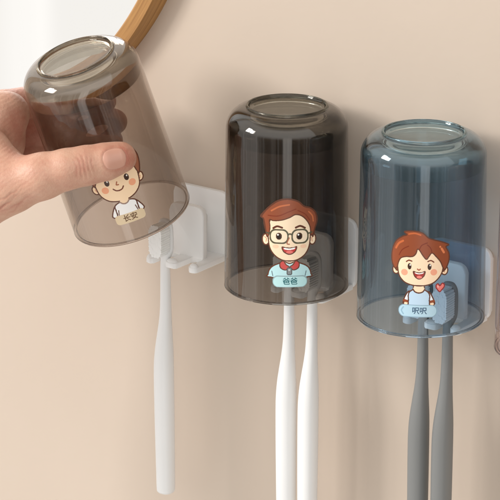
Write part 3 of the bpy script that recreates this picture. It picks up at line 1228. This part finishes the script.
# square grid to a squarish disc
su = u * np.sqrt(1 - 0.42 * v * v)
sv = v * np.sqrt(1 - 0.42 * u * u)
q = NC[None, None] + (su * 11.8)[..., None] * nu + (sv * 10.8)[..., None] * np.array([-nu[1], nu[0]])
P0 = np.array([cam_xyz(a, b, 6.0) for a, b in q.reshape(-1, 2)])
eye = np.array([-OX, -OY, DIST])
D0 = P0 - eye
D0 /= np.linalg.norm(D0, axis=1, keepdims=True)
P = P0.copy()
for _ in range(40):
    P += D0 * (hand_sdf(*P.T) * 0.7)[:, None]
Nn = hgrad(P)
rim = np.clip((1 - np.maximum(np.abs(u), np.abs(v)).ravel()) / 0.18, 0, 1)
top = P + Nn * (-0.030 + 0.026 * np.sqrt(rim) + 0.022 * (u.ravel() > 0) * u.ravel() ** 2)[:, None]
bot = P - Nn * 0.085
VV = np.concatenate([top, bot])
ff = []
for i in range(G - 1):
    for j in range(G - 1):
        a, b, c, d = i * G + j, (i + 1) * G + j, (i + 1) * G + j + 1, i * G + j + 1
        ff += [(a, b, c, d), (a + G * G, d + G * G, c + G * G, b + G * G)]
edge = [i for i in range(G)] + [i * G + G - 1 for i in range(1, G)] + [(G - 1) * G + j for j in range(G - 2, -1, -1)] + [i * G for i in range(G - 2, 0, -1)]
for a, b in zip(edge, edge[1:] + edge[:1]):
    ff.append((a, b, b + G * G, a + G * G))
nail = obj('thumbnail', world(VV) - org, ff, M_NAIL, hand)

# ------------------------------------------------------------------ light: a room lit from a window on the left
def area(name, direction, dist, target, sx_, sy_, power, color):
    d = Vector(direction).normalized()
    L = bpy.data.lights.new(name, 'AREA')
    L.shape = 'RECTANGLE'
    L.size, L.size_y = sx_ * CM, sy_ * CM
    L.energy = power
    L.color = color
    o = bpy.data.objects.new(name, L)
    col.objects.link(o)
    o.location = (Vector(target) + d * dist) * CM
    o.rotation_euler = d.to_track_quat('Z', 'Y').to_euler()
    return o


def direc(az, el):
    """az: degrees to the left of the wall's normal, el: up"""
    a, e = math.radians(az), math.radians(el)
    return (-math.sin(a) * math.cos(e), -math.cos(a) * math.cos(e), math.sin(e))


# two panes of one window, the right one smaller and weaker
area('window_light', direc(46.5, 26), 170, (0, 2, 3), 26, 46, 11.0, (1.0, 0.965, 0.925))
area('window_light', direc(36.5, 24), 172, (0, 2, 3), 22, 38, 7.9, (1.0, 0.965, 0.925))

w = bpy.data.worlds.new('World')
sc.world = w
w.use_nodes = True
t = w.node_tree
t.nodes.clear()
out = t.nodes.new('ShaderNodeOutputWorld')
bg = t.nodes.new('ShaderNodeBackground')
t.links.new(bg.outputs[0], out.inputs[0])


def wm(op, a, b=None, clamp=False):
    nd = t.nodes.new('ShaderNodeMath')
    nd.operation = op
    nd.use_clamp = clamp
    for i, v in enumerate((a, b)):
        if v is None:
            continue
        if isinstance(v, (int, float)):
            nd.inputs[i].default_value = v
        else:
            t.links.new(v, nd.inputs[i])
    return nd.outputs[0]


tc = t.nodes.new('ShaderNodeTexCoord')
sep = t.nodes.new('ShaderNodeSeparateXYZ')
t.links.new(tc.outputs['Generated'], sep.inputs[0])
azi = wm('ARCTAN2', sep.outputs[0], wm('MULTIPLY', sep.outputs[1], -1.0))     # from the wall's normal, + to the right
rel = wm('SUBTRACT', azi, TH)
f = wm('FRACT', wm('ADD', wm('DIVIDE', rel, 2 * PI), 1.5))
BANDS = [(-180, .45), (-130, .50), (-112, .55), (-100, .86), (-60, .86), (-54, .30), (-42, .10), (-33, .05), (-29, .30), (-25, .30), (-22, .05), (-9, .05), (-7, 1.5), (7, 1.5),
         (9, .05), (24, .06), (40, .10), (44, .34), (52, .34), (56, .12), (84, .16), (100, .34), (130, .45)]
rp = t.nodes.new('ShaderNodeValToRGB')
el_ = rp.color_ramp.elements
while len(el_) > 1:
    el_.remove(el_[-1])
for k, (d, vv) in enumerate(BANDS):
    e = el_[0] if k == 0 else el_.new((d + 180) / 360)
    e.position = (d + 180) / 360
    e.color = (vv * 1.0, vv * 0.97, vv * 0.935, 1)
t.links.new(f, rp.inputs[0])
# thin upright noise streaks added to the surroundings for the cups to mirror
n1 = t.nodes.new('ShaderNodeTexNoise')
n1.noise_dimensions = '1D'
n1.inputs['Scale'].default_value = 12.0
n1.inputs['Detail'].default_value = 3.0
t.links.new(rel, n1.inputs['W'])
streaks = wm('MULTIPLY', wm('POWER', wm('MULTIPLY', wm('SUBTRACT', n1.outputs['Fac'], 0.42), 4.0, True), 2.0), 0.42)
fm = t.nodes.new('ShaderNodeMix')
fm.data_type = 'RGBA'
fm.blend_type = 'ADD'
fm.inputs[0].default_value = 1.0
t.links.new(rp.outputs[0], fm.inputs[6])
t.links.new(streaks, fm.inputs[7])
# ceiling above, floor below
elev = wm('ARCSINE', sep.outputs[2])
up = t.nodes.new('ShaderNodeMapRange')
up.interpolation_type = 'SMOOTHSTEP'
up.inputs['From Min'].default_value = math.radians(0)
up.inputs['From Max'].default_value = math.radians(22)
t.links.new(elev, up.inputs['Value'])
mixu = t.nodes.new('ShaderNodeMix')
mixu.data_type = 'RGBA'
mixu.inputs[7].default_value = (1.46, 1.43, 1.38, 1)
t.links.new(up.outputs[0], mixu.inputs[0])
t.links.new(fm.outputs[2], mixu.inputs[6])
dn = t.nodes.new('ShaderNodeMapRange')
dn.interpolation_type = 'SMOOTHSTEP'
dn.inputs['From Min'].default_value = math.radians(-34)
dn.inputs['From Max'].default_value = math.radians(-50)
t.links.new(elev, dn.inputs['Value'])
mixd = t.nodes.new('ShaderNodeMix')
mixd.data_type = 'RGBA'
mixd.inputs[7].default_value = (1.05, 0.99, 0.92, 1)
t.links.new(dn.outputs[0], mixd.inputs[0])
t.links.new(mixu.outputs[2], mixd.inputs[6])
# dimmer ceiling straight overhead
ov = t.nodes.new('ShaderNodeMapRange')
ov.interpolation_type = 'SMOOTHSTEP'
ov.inputs['From Min'].default_value = math.radians(46)
ov.inputs['From Max'].default_value = math.radians(62)
t.links.new(elev, ov.inputs['Value'])
mixo = t.nodes.new('ShaderNodeMix')
mixo.data_type = 'RGBA'
mixo.inputs[7].default_value = (0.34, 0.33, 0.31, 1)
t.links.new(ov.outputs[0], mixo.inputs[0])
t.links.new(mixd.outputs[2], mixo.inputs[6])
t.links.new(mixo.outputs[2], bg.inputs['Color'])
bg.inputs['Strength'].default_value = 1.14

# ------------------------------------------------------------------ camera
cam = bpy.data.cameras.new('camera')
cam.sensor_width = 36
cam.lens = 36 * F / 500
cam.clip_start = 0.05
cam.clip_end = 100
co = bpy.data.objects.new('camera', cam)
col.objects.link(co)
Rm = Matrix((RV, UV_, BV)).transposed()
eye_w = RV * (-OX) + UV_ * (-OY) + BV * DIST
co.matrix_world = Matrix.Translation(eye_w * CM) @ Rm.to_4x4()
sc.camera = co

sc.render.engine = 'CYCLES'
cy = sc.cycles
cy.transparent_max_bounces = 48
cy.max_bounces = 12
cy.glossy_bounces = 6
cy.transmission_bounces = 8
cy.use_denoising = True
cy.sample_clamp_indirect = 6
sc.view_settings.view_transform = 'Standard'
sc.view_settings.look = 'None'
sc.view_settings.exposure = 0
sc.view_settings.gamma = 1
